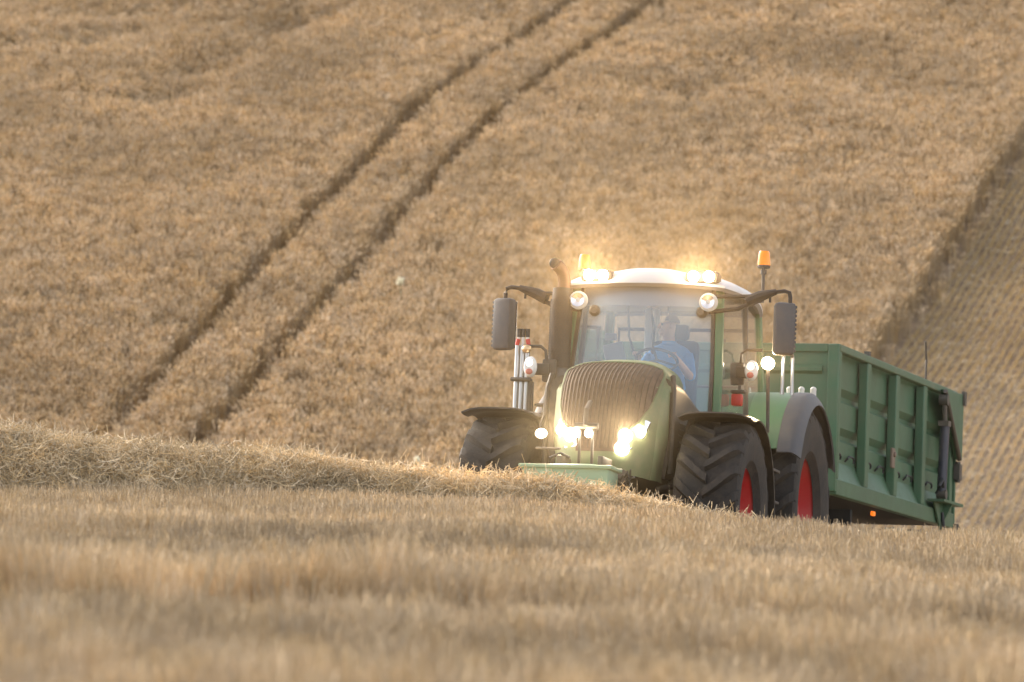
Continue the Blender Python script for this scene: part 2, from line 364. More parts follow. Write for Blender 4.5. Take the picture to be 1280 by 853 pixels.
# stubble in drill rows on the cut part of the hill
hst = [tuft('hill_stubble_tuft', 8, .028, .10, .3, .2, .005, [M['hillstub']]) for _ in range(4)]
az = R_(14.1); dr = np.array([math.sin(az), math.cos(az)]); nr = np.array([math.cos(az), -math.sin(az)])
rows = np.arange(-6, 14, .175); al = np.arange(-12, 62, .045)
A, B = np.meshgrid(rows, al); A = A.ravel() + rng.normal(0, .014, A.size); B = B.ravel() + rng.uniform(-.03, .03, B.size)
P = np.array([7.4, 100.]) + A[:, None] * nr + B[:, None] * dr
P = P[(right_of_edge(P) > .15) & (P[:, 0] < 4 + P[:, 1] * .1035) & (P[:, 1] > 88)]; P = P[rng.random(len(P)) < .9]; X, Y = P.T
k = len(P); sc_ = rng.uniform(.85, 1.1, k)
scatter('hill_stubble', np.stack([X, Y, ground(X, Y)], 1), np.stack([rng.normal(0, .15, k), rng.normal(0, .15, k), rng.uniform(0, 6.28, k)], 1), np.stack([sc_, sc_, sc_], 1), hst, 'rows of cut stubble on the harvested strip of hillside at right')
lit = [strawtuft('litter_tuft', 14, .07, .16, .004, M['straw']) for _ in range(4)]
k = 20000; P = np.stack([rng.uniform(5, 19, k), rng.uniform(90, 147, k)], 1); P = P[(right_of_edge(P) > .2) & (P[:, 0] < 4 + P[:, 1] * .1035)]; X, Y = P.T; k = len(P)
scatter('straw_litter', np.stack([X, Y, ground(X, Y) + .03], 1), np.stack([rng.normal(0, .2, k), rng.normal(0, .2, k), rng.uniform(0, 6.28, k)], 1), np.stack([np.full(k, 1.), np.full(k, 1.), np.full(k, .5)], 1), lit, 'thin litter of loose straw between the stubble rows on the hillside at right')
# near stubble
stb = [tuft('stubble_tuft', 30, .10, .15, .35, .16, .0023, [M['stubble']]) for _ in range(6)]
n = 46000
P = np.stack([rng.uniform(-7.5, 7.5, n), 15 + 31 * np.sqrt(rng.random(n)) ** 1.2], 1); P = P[np.abs(P[:, 0]) < 2.6 + P[:, 1] * .105]
X, Y = P.T
rutd = np.exp(-((Y - (25.4 + .3 * (X + 1.7))) / .6) ** 2) * (.3 + .7 * sm(1.0, -.8, X))
pat = noise2(X, Y, 1.3, 21)
wallz = np.exp(-((Y - (26.5 + .3 * (X + 1.7))) / .6) ** 2) * sm(1.0, -.8, X)
keep = (rng.random(len(P)) > .95 * rutd) & ((wallz < .4) | (noise2(X, Y, 6, 24) > -.25)) & (pat > -1.15); P = P[keep]; X, Y = P.T; k = len(P); pat = pat[keep]
sz = np.clip(1 + .26 * pat + .12 * noise2(X, Y, 4, 22), .5, 1.6) * (1 + (1.1 + .7 * noise2(X, Y, 3.5, 23)) * np.exp(-((Y - (26.5 + .3 * (X + 1.7))) / .55) ** 2) * (.15 + .85 * sm(1.0, -.8, X))) * rng.uniform(.7, 1.3, k) * (1 - .55 * rutd[keep])
scatter('stubble', np.stack([X, Y, ground(X, Y)], 1), np.stack([rng.normal(0, .2, k), rng.normal(0, .2, k), rng.uniform(0, 6.28, k)], 1), np.stack([rng.uniform(.9, 1.3, k)] * 2 + [sz], 1), stb, 'cut straw stubble filling the blurred foreground in front of the straw row')
# the straw swath: mound plus loose straw
WPX = np.array([-300, 0, 100, 200, 300, 400, 500, 600, 700, 760, 800, 850, 950, 1050]); WPY = np.array([520, 531, 538, 549, 557, 563, 571, 579, 592, 600, 606, 620, 643, 662])
YW = 45.3
WX = (WPX - 640) / F * YW; WZ = CAMZ - (WPY - 426.5) / F * YW - np.interp(WPX, [0, 500, 700, 900], [.06, .10, .15, .16])
def mound(X, q):           # q across, -1..1
    Yp = YW + q * .75; base = ground(X, Yp) - .05; top = np.interp(X, WX, WZ) - .05 + .05 * noise2(X, q, 2.2, 31)
    prof = np.clip(1 - np.abs(q) ** 2.2, 0, 1) ** .8
    z = base + np.maximum(top - ground(X, np.full_like(X, YW)), .02) * prof + .03 * noise2(X * 2, q * 3, 3, 33) * prof
    return Yp, z
xm = np.arange(-7, 2.9, .06); qm = np.linspace(-1, 1, 26); XM, QM = np.meshgrid(xm, qm); YM, ZM = mound(XM, QM)
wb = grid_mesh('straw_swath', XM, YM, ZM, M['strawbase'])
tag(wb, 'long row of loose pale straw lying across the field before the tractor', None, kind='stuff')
stw = [strawtuft('straw_tuft', 46, .06, .135, .0022, M['straw']) for _ in range(6)]
k = 11000; X = rng.uniform(-6.5, 2.8, k); q = rng.uniform(-1, .8, k); Yp, Z = mound(X, q)
ss = rng.uniform(.7, 1.3, k)
scatter('loose_straw', np.stack([X, Yp, Z + rng.uniform(-.02, .04, k)], 1), np.stack([rng.normal(0, .5, k), rng.normal(0, .5, k), rng.uniform(0, 6.28, k)], 1), np.stack([ss] * 3, 1), stw, 'tangled pale straw stalks on top of the long straw row')
# three pale weed heads above the crop
for (px, py, h_, r_, lab) in ((500, 317, .95, .075, 'pale yellow weed head standing out in the wheat between tracks and tractor, highest of three'),
                               (521, 526, .9, .05, 'small pale weed head in the wheat just left of the tractor front tyre'),
                               (402, 525, .88, .04, 'faintest pale weed head in the wheat above the straw row, leftmost of three low ones')):
    X, Y = hill_at(px, py); gz = float(ground(X, Y)); Yv = Y - h_ / .27 * .98; X = X * Yv / Y; gz = float(ground(X, Yv))
    root = empty('weed_plant', mw=Matrix.Translation((X, Yv, gz))); tag(root, lab, 'weed', 'pale weeds in the wheat')
    b = MB(); b.tube([(0, 0, 0), (.02, 0, h_ * .5), (0, 0, h_)], .006, 6)
    for a in range(7): b.tube([(0, 0, h_ * .93), (r_ * .8 * math.cos(a), r_ * .8 * math.sin(a), h_)], .003, 5)
    b.build('stem', M['weedstem'], root)
    b = MB()
    for a in range(34):
        t = random.random() * 6.28; rr = r_ * math.sqrt(random.random()); b.sph((rr * math.cos(t), rr * math.sin(t), h_ + random.uniform(-.05, .08) + .04 * (1 - rr / r_)), .026, (1, 1, .7), 6, 4)
    b.build('flower_head', M['petal'], root)

# ---------------------------------------------------------------- tractor
tr = empty('tractor', mw=TM)
tag(tr, 'green tractor with white cab roof and lit lamps, climbing out of the dip', 'tractor')
FX, FR, FW, FT = 2.95, .86, .62, 1.03      # front axle x, radius, width, half track
RX, RR, RW, RT = 0., 1.06, .70, 1.01
RZ, FZ = 1.09, .86
def wheel(cx, cy, cz, Rr, W, rim, side, lugs):
    we = empty('wheel', tr); we.location = (cx, cy, cz)
    b = MB(); C0 = (0, 0, 0)
    half = [(rim - .02, .36), (rim + .015, .40), (rim + .05, .455), ((rim + Rr) / 2, .5), (Rr - .13, .495), (Rr - .085, .47), (Rr - .078, .42), (Rr - .068, .3), (Rr - .062, .12)]
    prof = [(r, y * W) for r, y in half] + [(r, -y * W) for r, y in half[::-1]]
    b.lathe(prof, C0, 'y', 72)
    for s in (-1, 1):
        for i in range(lugs):
            a0 = 2 * math.pi * (i + (.5 if s > 0 else 0)) / lugs; pts = []
            rings = []
            for k in range(9):
                t = k / 8; y = s * (-.02 + t * .52) * W; ang = a0 + (.34 * t ** 1.15) * (.86 / Rr)
                base = Rr - .06 if t < .78 else Rr - .06 - (t - .78) ** 1.3 * .42
                top = Rr - .0 if t < .72 else Rr - (t - .72) ** 1.4 * .36
                wd = (.036 + .012 * t) / Rr; wb_ = wd * 1.5
                if t > .99: top = base + .01
                def pt(r, a): return Vector((r * math.cos(a), y, r * math.sin(a)))
                rings.append([pt(base - .02, ang - wb_), pt(top, ang - wd), pt(top, ang + wd), pt(base - .02, ang + wb_)])
            b.ring(rings)
    b.build('tyre', M['rubber'], we, smooth=30)
    b = MB(); o = side
    pr_ = [(rim - .03, -.36), (rim + .02, -.37), (rim + .025, -.35), (rim - .02, -.30), (rim - .06, -.15), (rim - .05, .12), (rim - .015, .30), (rim + .03, .36), (rim + .035, .385), (rim + .01, .385), (rim - .025, .31), (rim - .07, .14), (rim * .74, .06), (rim * .52, .08), (rim * .5, .14), (rim * .3, .16), (rim * .28, .26), (.02, .27)]
    b.lathe([(r, y * W * o) for r, y in pr_], C0, 'y', 56)
    for i in range(10):
        a = i * .628; r = rim * .4; b.cyl((r * math.cos(a), .14 * W * o, r * math.sin(a)), (r * math.cos(a), .14 * W * o + .05 * o, r * math.sin(a)), .02, n=6)
    b.build('rim', M['rim'], we)
    return we
for s in (-1, 1):
    wheel(FX, s * FT, FZ, FR, FW, .46, s, 19)
    wheel(RX, s * RT, RZ, RR, RW, .58, s, 21)
# chassis, axles
b = MB(); b.box((1.6, 0, 1.0), (4.0, .5, .55), bev=.03); b.cyl((FX, -.85, FZ), (FX, .85, FZ), .13); b.cyl((0, -.8, RZ), (0, .8, RZ), .2)
b.box((FX, 0, .9), (.6, .5, .4), bev=.05); b.box((3.7, 0, 1.0), (.7, .5, .38), bev=.03); b.box((0, 0, 1.15), (.9, .9, .7), bev=.05)
for s in (-1, 1): b.box((FX - .1, s * .62, .95), (.3, .2, .5), bev=.04); b.cyl((3.3, s * .5, 1.05), (2.9, s * .72, 1.15), .03)
b.build('chassis', M['darksteel'], tr)
# bonnet: profile along the centre line, wrapped across
PV = [(1.9, 2.345), (2.4, 2.335), (2.8, 2.305), (3.05, 2.27), (3.25, 2.225), (3.45, 2.165), (3.62, 2.09), (3.74, 2.0), (3.82, 1.87), (3.88, 1.72), (3.925, 1.56), (3.96, 1.40), (3.98, 1.26), (3.97, 1.14)]
PWD = [.34, .39, .44, .485, .515, .525, .52, .515, .51, .505, .50, .495, .485, .46]
def skin_pt(u, v):
    i = v * (len(PV) - 1); x = lerp(range(len(PV)), [p[0] for p in PV], i); z = lerp(range(len(PV)), [p[1] for p in PV], i); w_ = lerp(range(len(PV)), PWD, i)
    t = sm(.22, .5, v); au = abs(u)
    cr = .075 * au ** 4 + .025 * au ** 2
    back = (.20 * au ** 3.0 + .20 * au ** 7) * t
    return Vector((x - back, w_ * .93 * u + .05, z - cr * (1 - t) * 1.0 - cr * .25 * t))
NV, NU = 56, 28
grid = [[skin_pt(-1 + 2 * j / NU, i / NV) for j in range(NU + 1)] for i in range(NV + 1)]
b = MB(); b.sheet(grid)
# flanks of the bonnet nose, rolled in to the sides
for s in (0, NU):
    sg = -1 if s == 0 else 1; fl = []
    for i in range(NV + 1):
        p = grid[i][s]; k = float(sm(3.1, 3.4, p.x)); yo = .53 - .05 * float(sm(1.6, 1.2, p.z))
        q1 = Vector((p.x - .03 * k, p.y + sg * .022, p.z - .03 * (1 - k)))
        q2 = Vector((p.x - (p.x - 3.24) * .45 * k, (sg * yo + .04) * k + (p.y + sg * .045) * (1 - k), p.z - .08 * (1 - k)))
        q3 = Vector((p.x - (p.x - 3.24) * k, (sg * (yo + .012) + .03) * k + (p.y + sg * .06) * (1 - k), p.z - .17 * (1 - k)))
        fl.append([p, q1, q2, q3])
    b.sheet([[r_[k] for r_ in fl] for k in range(4)])
bonnet = b.build('bonnet', M['hood'], tr, smooth=50)
# dark flank panels with rounded shoulders behind the nose
for sg in (-1, 1):
    b = MB(); secs = []
    for k in range(13):
        x = 3.24 - k * 1.34 / 12; t = k / 12; wd = lerp([0, .35, 1], [.57, .60, .62], t) + .035 * (sg > 0); zt = lerp([0, .3, .7, 1], [2.01, 1.99, 1.88, 1.82], t)
        sec = [Vector((x, sg * (wd - .30), zt + .19)), Vector((x, sg * (wd - .22), zt + .15))]
        for j in range(9):
            a = j / 8 * math.pi / 2; sec.append(Vector((x, sg * (wd - .16 * (1 - math.sin(a) ** 1.0)), zt + .12 * math.cos(a) - .02)))
        sec += [Vector((x, sg * (wd + .005), zt - .3)), Vector((x, sg * wd, 1.45)), Vector((x, sg * (wd - .06), 1.16))]
        secs.append(sec)
    b.sheet(secs); b.sheet([[Vector((3.24, sg * .3, p.z)), p] for p in secs[0]])
    fp = b.build('flank_panel', M['black'], tr, smooth=50)
    b = MB()
    for k in range(7):
        z = 1.40 + k * .06; yo = lambda t: lerp([0, .35, 1], [.57, .60, .62], t) + .035 * (sg > 0) + .004
        b.tube([(3.24 - t * 1.34, sg * yo(t), z) for t in (.15, .35, .55, .75)], .008, 6)
    b.build('vent_slat', M['grey'], fp)
    b = MB(); b.tube([(3.25, sg * .60, 1.2), (3.25, sg * .605, 1.7), (3.22, sg * .60, 1.98), (3.16, sg * .575, 2.12)], .026, 8); b.build('trim_strip', M['black'], tr)
# grille: backing laid on the nose, ribs over it
def gu(v):   # half width of grille in u along v
    return lerp([.30, .36, .45, .56, .66, .74, .80, .86], [.92, .955, .965, .955, .90, .76, .50, .42], v)
def out(p, d): return p + Vector((d, 0, d * .35))
b = MB(); gg = []
for i in range(31):
    v = .29 + .59 * i / 30; gg.append([out(skin_pt(gu(v) * (-1 + j / 10), v), .006) for j in range(21)])
b.sheet(gg); gr = b.build('grille', M['gback'], tr, smooth=60)
b = MB()
for j in range(23):
    c = -.95 + 1.90 * j / 22; pts = []
    for i in range(27):
        v = .295 + .57 * i / 26; u = c * .95
        if abs(u) < gu(v) - .01: pts.append(out(skin_pt(u, v), .014))
    if len(pts) > 2: b.tube(pts, .0062, 6)
b.build('grille_rib', M['grille'], gr)
b = MB()
loop = [out(skin_pt(gu(v), v), .012) for v in np.linspace(.30, .80, 16)]; loopl = [out(skin_pt(-gu(v), v), .012) for v in np.linspace(.30, .80, 16)]
b.tube(loop, .014, 8); b.tube(loopl, .014, 8); b.tube([out(skin_pt(gu(.30) * (-1 + j / 8), .30), .012) for j in range(17)], .012, 8)
b.build('grille_frame', M['hood'], gr)
# headlamps in the lower nose
def spot(parent, loc, dirv, energy, size=100, blend=.8, col=(1, .68, .36), rad=.05):
    l = bpy.data.lights.new('lamp_beam', 'SPOT'); l.energy = energy; l.spot_size = R_(size); l.spot_blend = blend; l.color = col; l.shadow_soft_size = rad
    o = bpy.data.objects.new('lamp_beam', l); COL.objects.link(o); o.parent = parent; o.location = loc
    o.rotation_euler = Vector(dirv).to_track_quat('-Z', 'Y').to_euler(); return o
for sg in (-1, 1):
    p = skin_pt(sg * .70, .80)
    b = MB()
    c = out(skin_pt(sg * .66, .795), .01)
    pl = [out(skin_pt(sg * u, v), .012) for (u, v) in ((.40, .86), (.42, .80), (.62, .765), (.86, .715), (.93, .72), (.86, .80), (.68, .865))]
    b.prism(pl, (-.06, 0, 0)); hl = b.build('headlamp', M['chrome'], tr, bevel=.01)
    for (u, v, r) in ((.78, .775, .056), (.54, .805, .066)) + (((.50, .865, .070),) if sg > 0 else ()):
        q = out(skin_pt(sg * u, v), .02); b = MB(); b.lathe([(.001, .014), (r * .7, .010), (r, -.02), (r, -.05)], q, 'x', 20); b.build('lit_reflector', M['lamp'], hl)
    q = skin_pt(sg * .66, .79); spot(hl, q + Vector((.16, 0, 0)), (1, 0, .06), 400, 80, .9, (1, .78, .5))
# front linkage with toplink lamps and weight block
b = MB()
for yy in (-.06, .06): b.box((4.16, yy, 1.36), (.04, .022, .40), bev=.005); b.box((4.2, yy * 3.2, 1.2), (.4, .05, .12), bev=.01)
b.cyl((4.16, -.11, 1.55), (4.16, .11, 1.55), .03); b.tube([(4.05, 0, 1.78), (4.2, 0, 1.70), (4.22, 0, 1.55)], .022)
b.box((4.05, 0, 1.1), (.2, .7, .14), bev=.02)
b.build('front_linkage', M['darksteel'], tr)
for yy in (-.085, .03): b = MB(); b.sph((4.2, yy, 1.48), .038, (.7, 1, 1)); b.build('work_lamp', M['lamp'], tr)
b = MB(); b.box((4.62, -.03, 1.0), (.42, .80, .24), bev=.025); b.box((4.62, -.03, 1.122), (.47, .86, .035), bev=.01); b.box((4.40, -.03, 1.08), (.14, .4, .2), bev=.02)
b.build('front_weight', mat('pale_green_paint', (.26, .42, .28), .5, dirt=DUST, dirt_amt=.3), tr)
b = MB()
for k in range(9): b.tube([(4.45 + random.uniform(-.1, .1), .42 + random.uniform(-.12, .1), 1.0 + random.uniform(-.06, .1)), (4.5 + random.uniform(-.1, .1), .42 + random.uniform(-.12, .14), 1.08 + random.uniform(-.06, .06))], .009, 6)
b.build('hose', M['nearblack'], tr); b = MB(); b.tube([(4.2, -.32, 1.13), (4.2, -.32, 1.25), (4.2, -.22, 1.29), (4.2, -.14, 1.25)], .016)
b.build('hose', M['nearblack'], tr)
# mud wings over the front wheels
for sg in (-1, 1):
    b = MB(); sec = []
    for k in range(21):
        a = R_(58 + k * 110 / 20) if False else R_(76 + k * (190 - 76) / 20); rr = FR + .07 + .03 * (k / 20); row = []
        for j in range(9):
            u = -1 + j / 4; dr_ = -.05 * abs(u) ** 4 ; row.append(Vector((FX + (rr + dr_) * math.cos(a), sg * FT + u * .345, FZ + (rr + dr_) * math.sin(a))))
        sec.append(row)
    front = [p + Vector((.16, 0, .0)) for p in sec[0]]; front2 = [p + Vector((.10, 0, .012)) for p in front]
    b.sheet([front2, front] + sec, .014); b.build('front_mudguard', M['black'], tr, smooth=60)
    b = MB(); b.tube([(FX, sg * (FT - .36), FZ), (FX - .05, sg * (FT - .40), FZ + .6), (FX, sg * (FT - .3), FZ + FR + .05)], .03); b.build('mudguard_bracket', M['darksteel'], tr)
# small lit side lamp beside the right front wheel
b = MB(); b.tube([(3.2, -.62, 1.75), (3.45, -.60, 1.62), (3.5, -.58, 1.56)], .014); sb = b.build('side_lamp_arm', M['darksteel'], tr)
b = MB(); b.sph((3.52, -.575, 1.53), .055, (.5, 1.05, .85)); b.build('side_lamp', M['lampsoft'], tr)
b = MB(); b.tube([(3.8, -.55, 1.37), (3.9, -.3, 1.36)], .012); b.build('tie_bar', M['darksteel'], tr)
# cab: posts, sills, glass, roof
def post(name, pts, sz, m, bev=.012):
    b = MB(); rings = []
    for p in pts:
        p = Vector(p); rings.append([p + Vector((sx_ * sz[0], sy_ * sz[1], 0)) for sx_, sy_ in ((-.5, -.5), (.5, -.5), (.5, .5), (-.5, .5))])
    b.ring(rings); return b.build(name, m, tr, bevel=bev)
A0, A1 = (1.98, .755, 1.55), (1.72, .70, 3.12)
B0, B1 = (.95, .86, 1.5), (.92, .79, 3.12)
C0_, C1 = (-.12, .80, 1.9), (0.02, .74, 3.12)
def my(p, s): return (p[0], p[1] * s + .0, p[2])
for s in (-1, 1):
    post('cab_post', [my(A0, s), my(((A0[0] * .5 + A1[0] * .5) + .03, .745, 2.3), s), my(A1, s)], (.075, .075), M['green'])
    post('window_seal', [my((A0[0] + .012, A0[1] - .06, 1.57), s), my(((A0[0] + A1[0]) / 2 + .043, .687, 2.3), s), my((A1[0] + .012, A1[1] - .06, 3.10), s)], (.05, .035), M['black'], .004)
    post('cab_post', [my(B0, s), my(B1, s)], (.05, .05), M['black'])
    post('cab_post', [my(C0_, s), my(C1, s)], (.10, .07), M['green'])
    b = MB(); b.sheet([[Vector(my(p, s)) for p in (A0, ((A0[0] + A1[0]) / 2 + .03, .75, 2.3), A1)], [Vector(my(p, s)) for p in (B0, ((B0[0] + B1[0]) / 2, .84, 2.3), B1)], [Vector(my(p, s)) for p in (C0_, (-.05, .78, 2.4), C1)]])
    b.build('side_window', M['sideglass'], tr)
b = MB(); gr_ = []
for i in range(9):
    t = i / 8; row = []
    for j in range(13):
        u = -1 + j / 6; x = A0[0] + (A1[0] - A0[0]) * t + .13 * (1 - u * u) + .03 * math.sin(t * 3.14); row.append(Vector((x, u * (A0[1] + (A1[1] - A0[1]) * t - .04), A0[2] + (A1[2] - A0[2]) * t)))
    gr_.append(row)
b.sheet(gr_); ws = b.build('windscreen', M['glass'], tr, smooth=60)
b = MB(); b.sheet([[Vector((-.13, y, 1.95)) for y in (-.72, .80)], [Vector((.0, y, 3.1)) for y in (-.68, .76)]]); b.build('rear_window', M['sideglass'], tr)
b = MB(); b.box((.95, .04, 1.42), (2.1, 1.5, .12), bev=.02); b.box((-.1, .04, 1.75), (.2, 1.5, .5), bev=.03); b.box((1.93, .04, 1.55), (.14, 1.5, .22), bev=.03)
for s in (-1, 1): b.box((1.45, .04 + s * .80, 1.50), (1.1, .07, .12), bev=.02)
b.build('cab_floor', M['black'], tr)
b = MB(); b.tube([(-.12, -.70, 2.0), (-.02, -.66, 2.9), (-.0, .74, 2.9), (-.12, .78, 2.0)], .022); b.tube([(-.12, -.70, 2.35), (-.1, .78, 2.35)], .015)
b.build('rear_window_frame', M['black'], tr)
# roof
def roof_pt(u, v, low=False):
    # u across, v along; squircle plan
    uu, vv = u * math.sqrt(1 - .22 * v * v), v * math.sqrt(1 - .16 * u * u)
    x = .92 + vv * 1.06; y = uu * .88; r = max(abs(u), abs(v))
    e = max(0, 1 - abs(u) ** 3.4) ** .55 * max(0, 1 - abs(v) ** 5) ** .5
    z = 3.15 + .14 * e + .035 * math.exp(-(u / .33) ** 4) * e - .05 * sm(.2, 1, -v) - .03 * abs(u) ** 3
    if low: z = 3.13 - .03 * abs(u) ** 3 - .05 * sm(.2, 1, -v) + .03 * (1 - r ** 2)
    return Vector((x, y, z))
NR = 28
b = MB(); top = [[roof_pt(-1 + 2 * j / NR, -1 + 2 * i / NR) for j in range(NR + 1)] for i in range(NR + 1)]
b.sheet(top)
rimp = lambda G: [G[0][j] for j in range(NR)] + [G[i][NR] for i in range(NR)] + [G[NR][NR - j] for j in range(NR)] + [G[NR - i][0] for i in range(NR)]
bot = [[roof_pt(-1 + 2 * j / NR, -1 + 2 * i / NR, True) for j in range(NR + 1)] for i in range(NR + 1)]
a_, c_ = rimp(top), rimp(bot); a_.append(a_[0]); c_.append(c_[0]); b.sheet([a_, c_]); bmesh.ops.remove_doubles(b.bm, verts=b.bm.verts[:], dist=1e-4)
rf = b.build('roof', M['roof'], tr, smooth=55)
b = MB(); b.sheet(bot); b.sheet([c_, [Vector((p.x * .97 + .92 * .03, p.y * .97, p.z - .03)) for p in c_]]); b.build('roof_lining', mat('headliner', (.20, .19, .19), .8), tr)
b = MB(); b.sheet([[Vector((1.72 + .11 * (1 - u * u), .0 + u * .64, z)) for u in np.linspace(-1, 1, 9)] for z in (3.11, 2.93)], .01); b.build('sun_visor', mat('visor', (.22, .22, .26), .7), tr)
# lamps in the roof front
for (y0, y1) in ((-.535, -.40), (.485, .635)):
    yc = (y0 + y1) / 2
    b = MB(); b.box((1.87, yc, 3.20), (.20, abs(y1 - y0) + .17, .115), bev=.03); rl = b.build('roof_lamp', mat('lamp_housing', (.07, .06, .055), .6), tr)
    for y in (y0, y1):
        b = MB(); b.lathe([(.001, .03), (.042, .024), (.052, 0), (.052, -.03)], (1.985, y, 3.20), 'x', 20); b.build('lit_reflector', M['lamp'], rl)
        spot(rl, (2.05, y, 3.20), (1, 0, .05), 330, 80, .9)
# round unlit lamps, mirror arms, mirrors, beacons
for s in (-1, 1):
    o_ = .005
    b = MB(); b.lathe([(.001, .05), (.05, .045), (.075, .03), (.085, .0), (.075, -.04), (.03, -.07), (.001, -.07)], (1.95, o_ + s * .635, 2.955), 'x', 24); b.lathe([(.070, .035), (.088, .03), (.088, -.01), (.07, -.01)], (1.955, o_ + s * .635, 2.955), 'x', 24)
    ml = b.build('round_lamp', M['white'], tr)
    b = MB(); b.lathe([(.001, .0), (.035, .012), (.066, .02)], (1.99, o_ + s * .635, 2.955), 'x', 24); b.build('lens', M['chrome'], ml)
    b = MB(); b.lathe([(.001, .0), (.05, .03), (.055, .08), (.03, .12), (.001, .12)], (1.78, o_ + s * .50 if s < 0 else o_ + s * .55, 2.87), 'x', 18); b.build('lamp_back', M['darksteel'], ml)
    y1 = o_ + s * .72
    b = MB()
    b.tube([(1.88, y1 - s * .08, 3.02), (1.85, o_ + s * .98, 3.03), (1.82, o_ + s * 1.08, 3.04)], .02); b.tube([(1.88, y1 - s * .1, 2.87), (1.85, o_ + s * .9, 2.91), (1.82, o_ + s * 1.03, 2.97)], .022)
    b.tube([(1.83, o_ + s * .98, 2.98), (1.82, o_ + s * 1.10, 3.035), (1.81, o_ + s * 1.26, 3.085)], [.06, .055, .028], 10)
    b.tube([(1.81, o_ + s * 1.16, 3.07), (1.81, o_ + s * 1.34, 3.09), (1.81, o_ + s * 1.385, 3.075), (1.81, o_ + s * 1.395, 3.03), (1.81, o_ + s * 1.395, 2.96)], .021, 10)
    b.cyl((1.81, o_ + s * 1.2, 3.06), (1.81, o_ + s * 1.2, 2.98), .012)
    b.build('mirror_arm', M['exhaust'], tr)
    yc = o_ + s * (1.345 if s > 0 else 1.40)
    b = MB()
    b.box((1.80, yc, 2.73), (.14, .20, .50), rot=Matrix.Rotation(R_(s * 20), 3, 'Z'), bev=.035)
    mr_ = b.build('mirror', M['grey'], tr)
    b = MB()
    q = Matrix.Rotation(R_(s * 20), 3, 'Z')
    for k in range(11):
        z = 2.52 + k * .042; b.box(Vector((1.80, yc, z)) + q @ Vector((-.01, s * .10, 0)), (.12, .022, .026), rot=q, bev=.005)
    b.build('rib', M['grey'], mr_)
    b = MB(); b.box(Vector((1.80, yc, 2.73)) + q @ Vector((-.072, 0, 0)), (.006, .19, .45), rot=q); b.build('mirror_glass', M['chrome'], mr_)
# beacons
for (x, y, z0, z1, zb) in ((.35, -.955, 3.08, 3.43, 3.17), (.9, .955, 3.08, 3.42, 3.1)):
    b = MB(); b.cyl((x, y, z0), (x, y, z1), .017); b.cyl((x, y, z1 - .06), (x, y, z1 - .02), .03); b.cyl((x, y - .05, z0 + .06), (x, y + .03, z0 + .06), .022); b.cyl((x, y, z1), (x, y, z1 + .025), .06, .066)
    b.tube([(x, y, z0 + .02), (x, y * .93, z0 + .01), (x, y * .8, z0 + .04)], .02)
    bs = b.build('beacon_stand', M['darksteel'] if y > 0 else M['red'], tr)
    b = MB(); b.lathe([(.064, .0), (.062, .03), (.054, .12), (.045, .14), (.001, .145)], (x, y, z1 + .025), 'z', 24); b.build('beacon', M['amber'], tr)
    bb = MB(); bb.cyl((x, y, z1 + .05), (x, y, z1 + .13), .02)
    bb.build('bulb', M['chrome'], bs)
# exhaust stack on the right of the bonnet
ex = -.80
b = MB(); b.cyl((1.95, ex, 2.33), (1.95, ex, 2.96), .108, .105, 28); b.cyl((1.95, ex, 2.96), (1.95, ex, 3.07), .095, .088, 24); b.cyl((1.95, ex, 2.30), (1.95, ex, 2.335), .116, .116, 24)
st = b.build('exhaust_stack', M['exhaust'], tr)
b = MB(); rows_ = 24
for i in range(rows_):
    for j in range(22):
        a = 2 * math.pi * (j + .5 * (i % 2)) / 22; z = 2.36 + .58 * i / (rows_ - 1); p = Vector((1.95 + .1075 * math.cos(a), ex + .1075 * math.sin(a), z)); b.cyl(p, p + Vector((.0025 * math.cos(a), .0025 * math.sin(a), 0)), .0075, n=6)
b.build('perforation', M['nearblack'], st)
b = MB(); b.tube([(1.95, ex + .02, 3.06), (1.95, ex + .02, 3.14), (1.965, ex + .012, 3.20), (2.0, ex - .015, 3.255), (2.045, ex - .05, 3.29)], .062, 18)
b.build('exhaust_pipe', mat('rusty_pipe', (.20, .105, .06), .5, .6, dirt=(.08, .05, .04), dirt_amt=.5, dirt_scale=7), tr)
b = MB(); b.sph((2.058, ex - .06, 3.30), .053, (.35, 1, 1)); b.build('pipe_mouth', M['nearblack'], tr)
b = MB(); b.ring([[Vector((1.95 + rx * math.cos(a), ex + oy + ry * math.sin(a), z)) for a in np.linspace(0, 6.28, 21)[:-1]] for (z, rx, ry, oy) in ((2.30, .10, .10, 0), (2.20, .11, .105, 0), (2.08, .13, .125, .0), (1.98, .16, .15, .01), (1.92, .17, .155, .01), (1.9, .165, .150, .01), (1.5, .17, .155, .02), (1.2, .16, .14, .03))])
b.build('exhaust_cowl', M['grey'], tr)
b = MB(); b.cyl((1.94, ex - .04, 1.93), (1.94, ex - .04, 1.945), .185, .185, 24); b.build('cowl_band', M['darksteel'], tr)
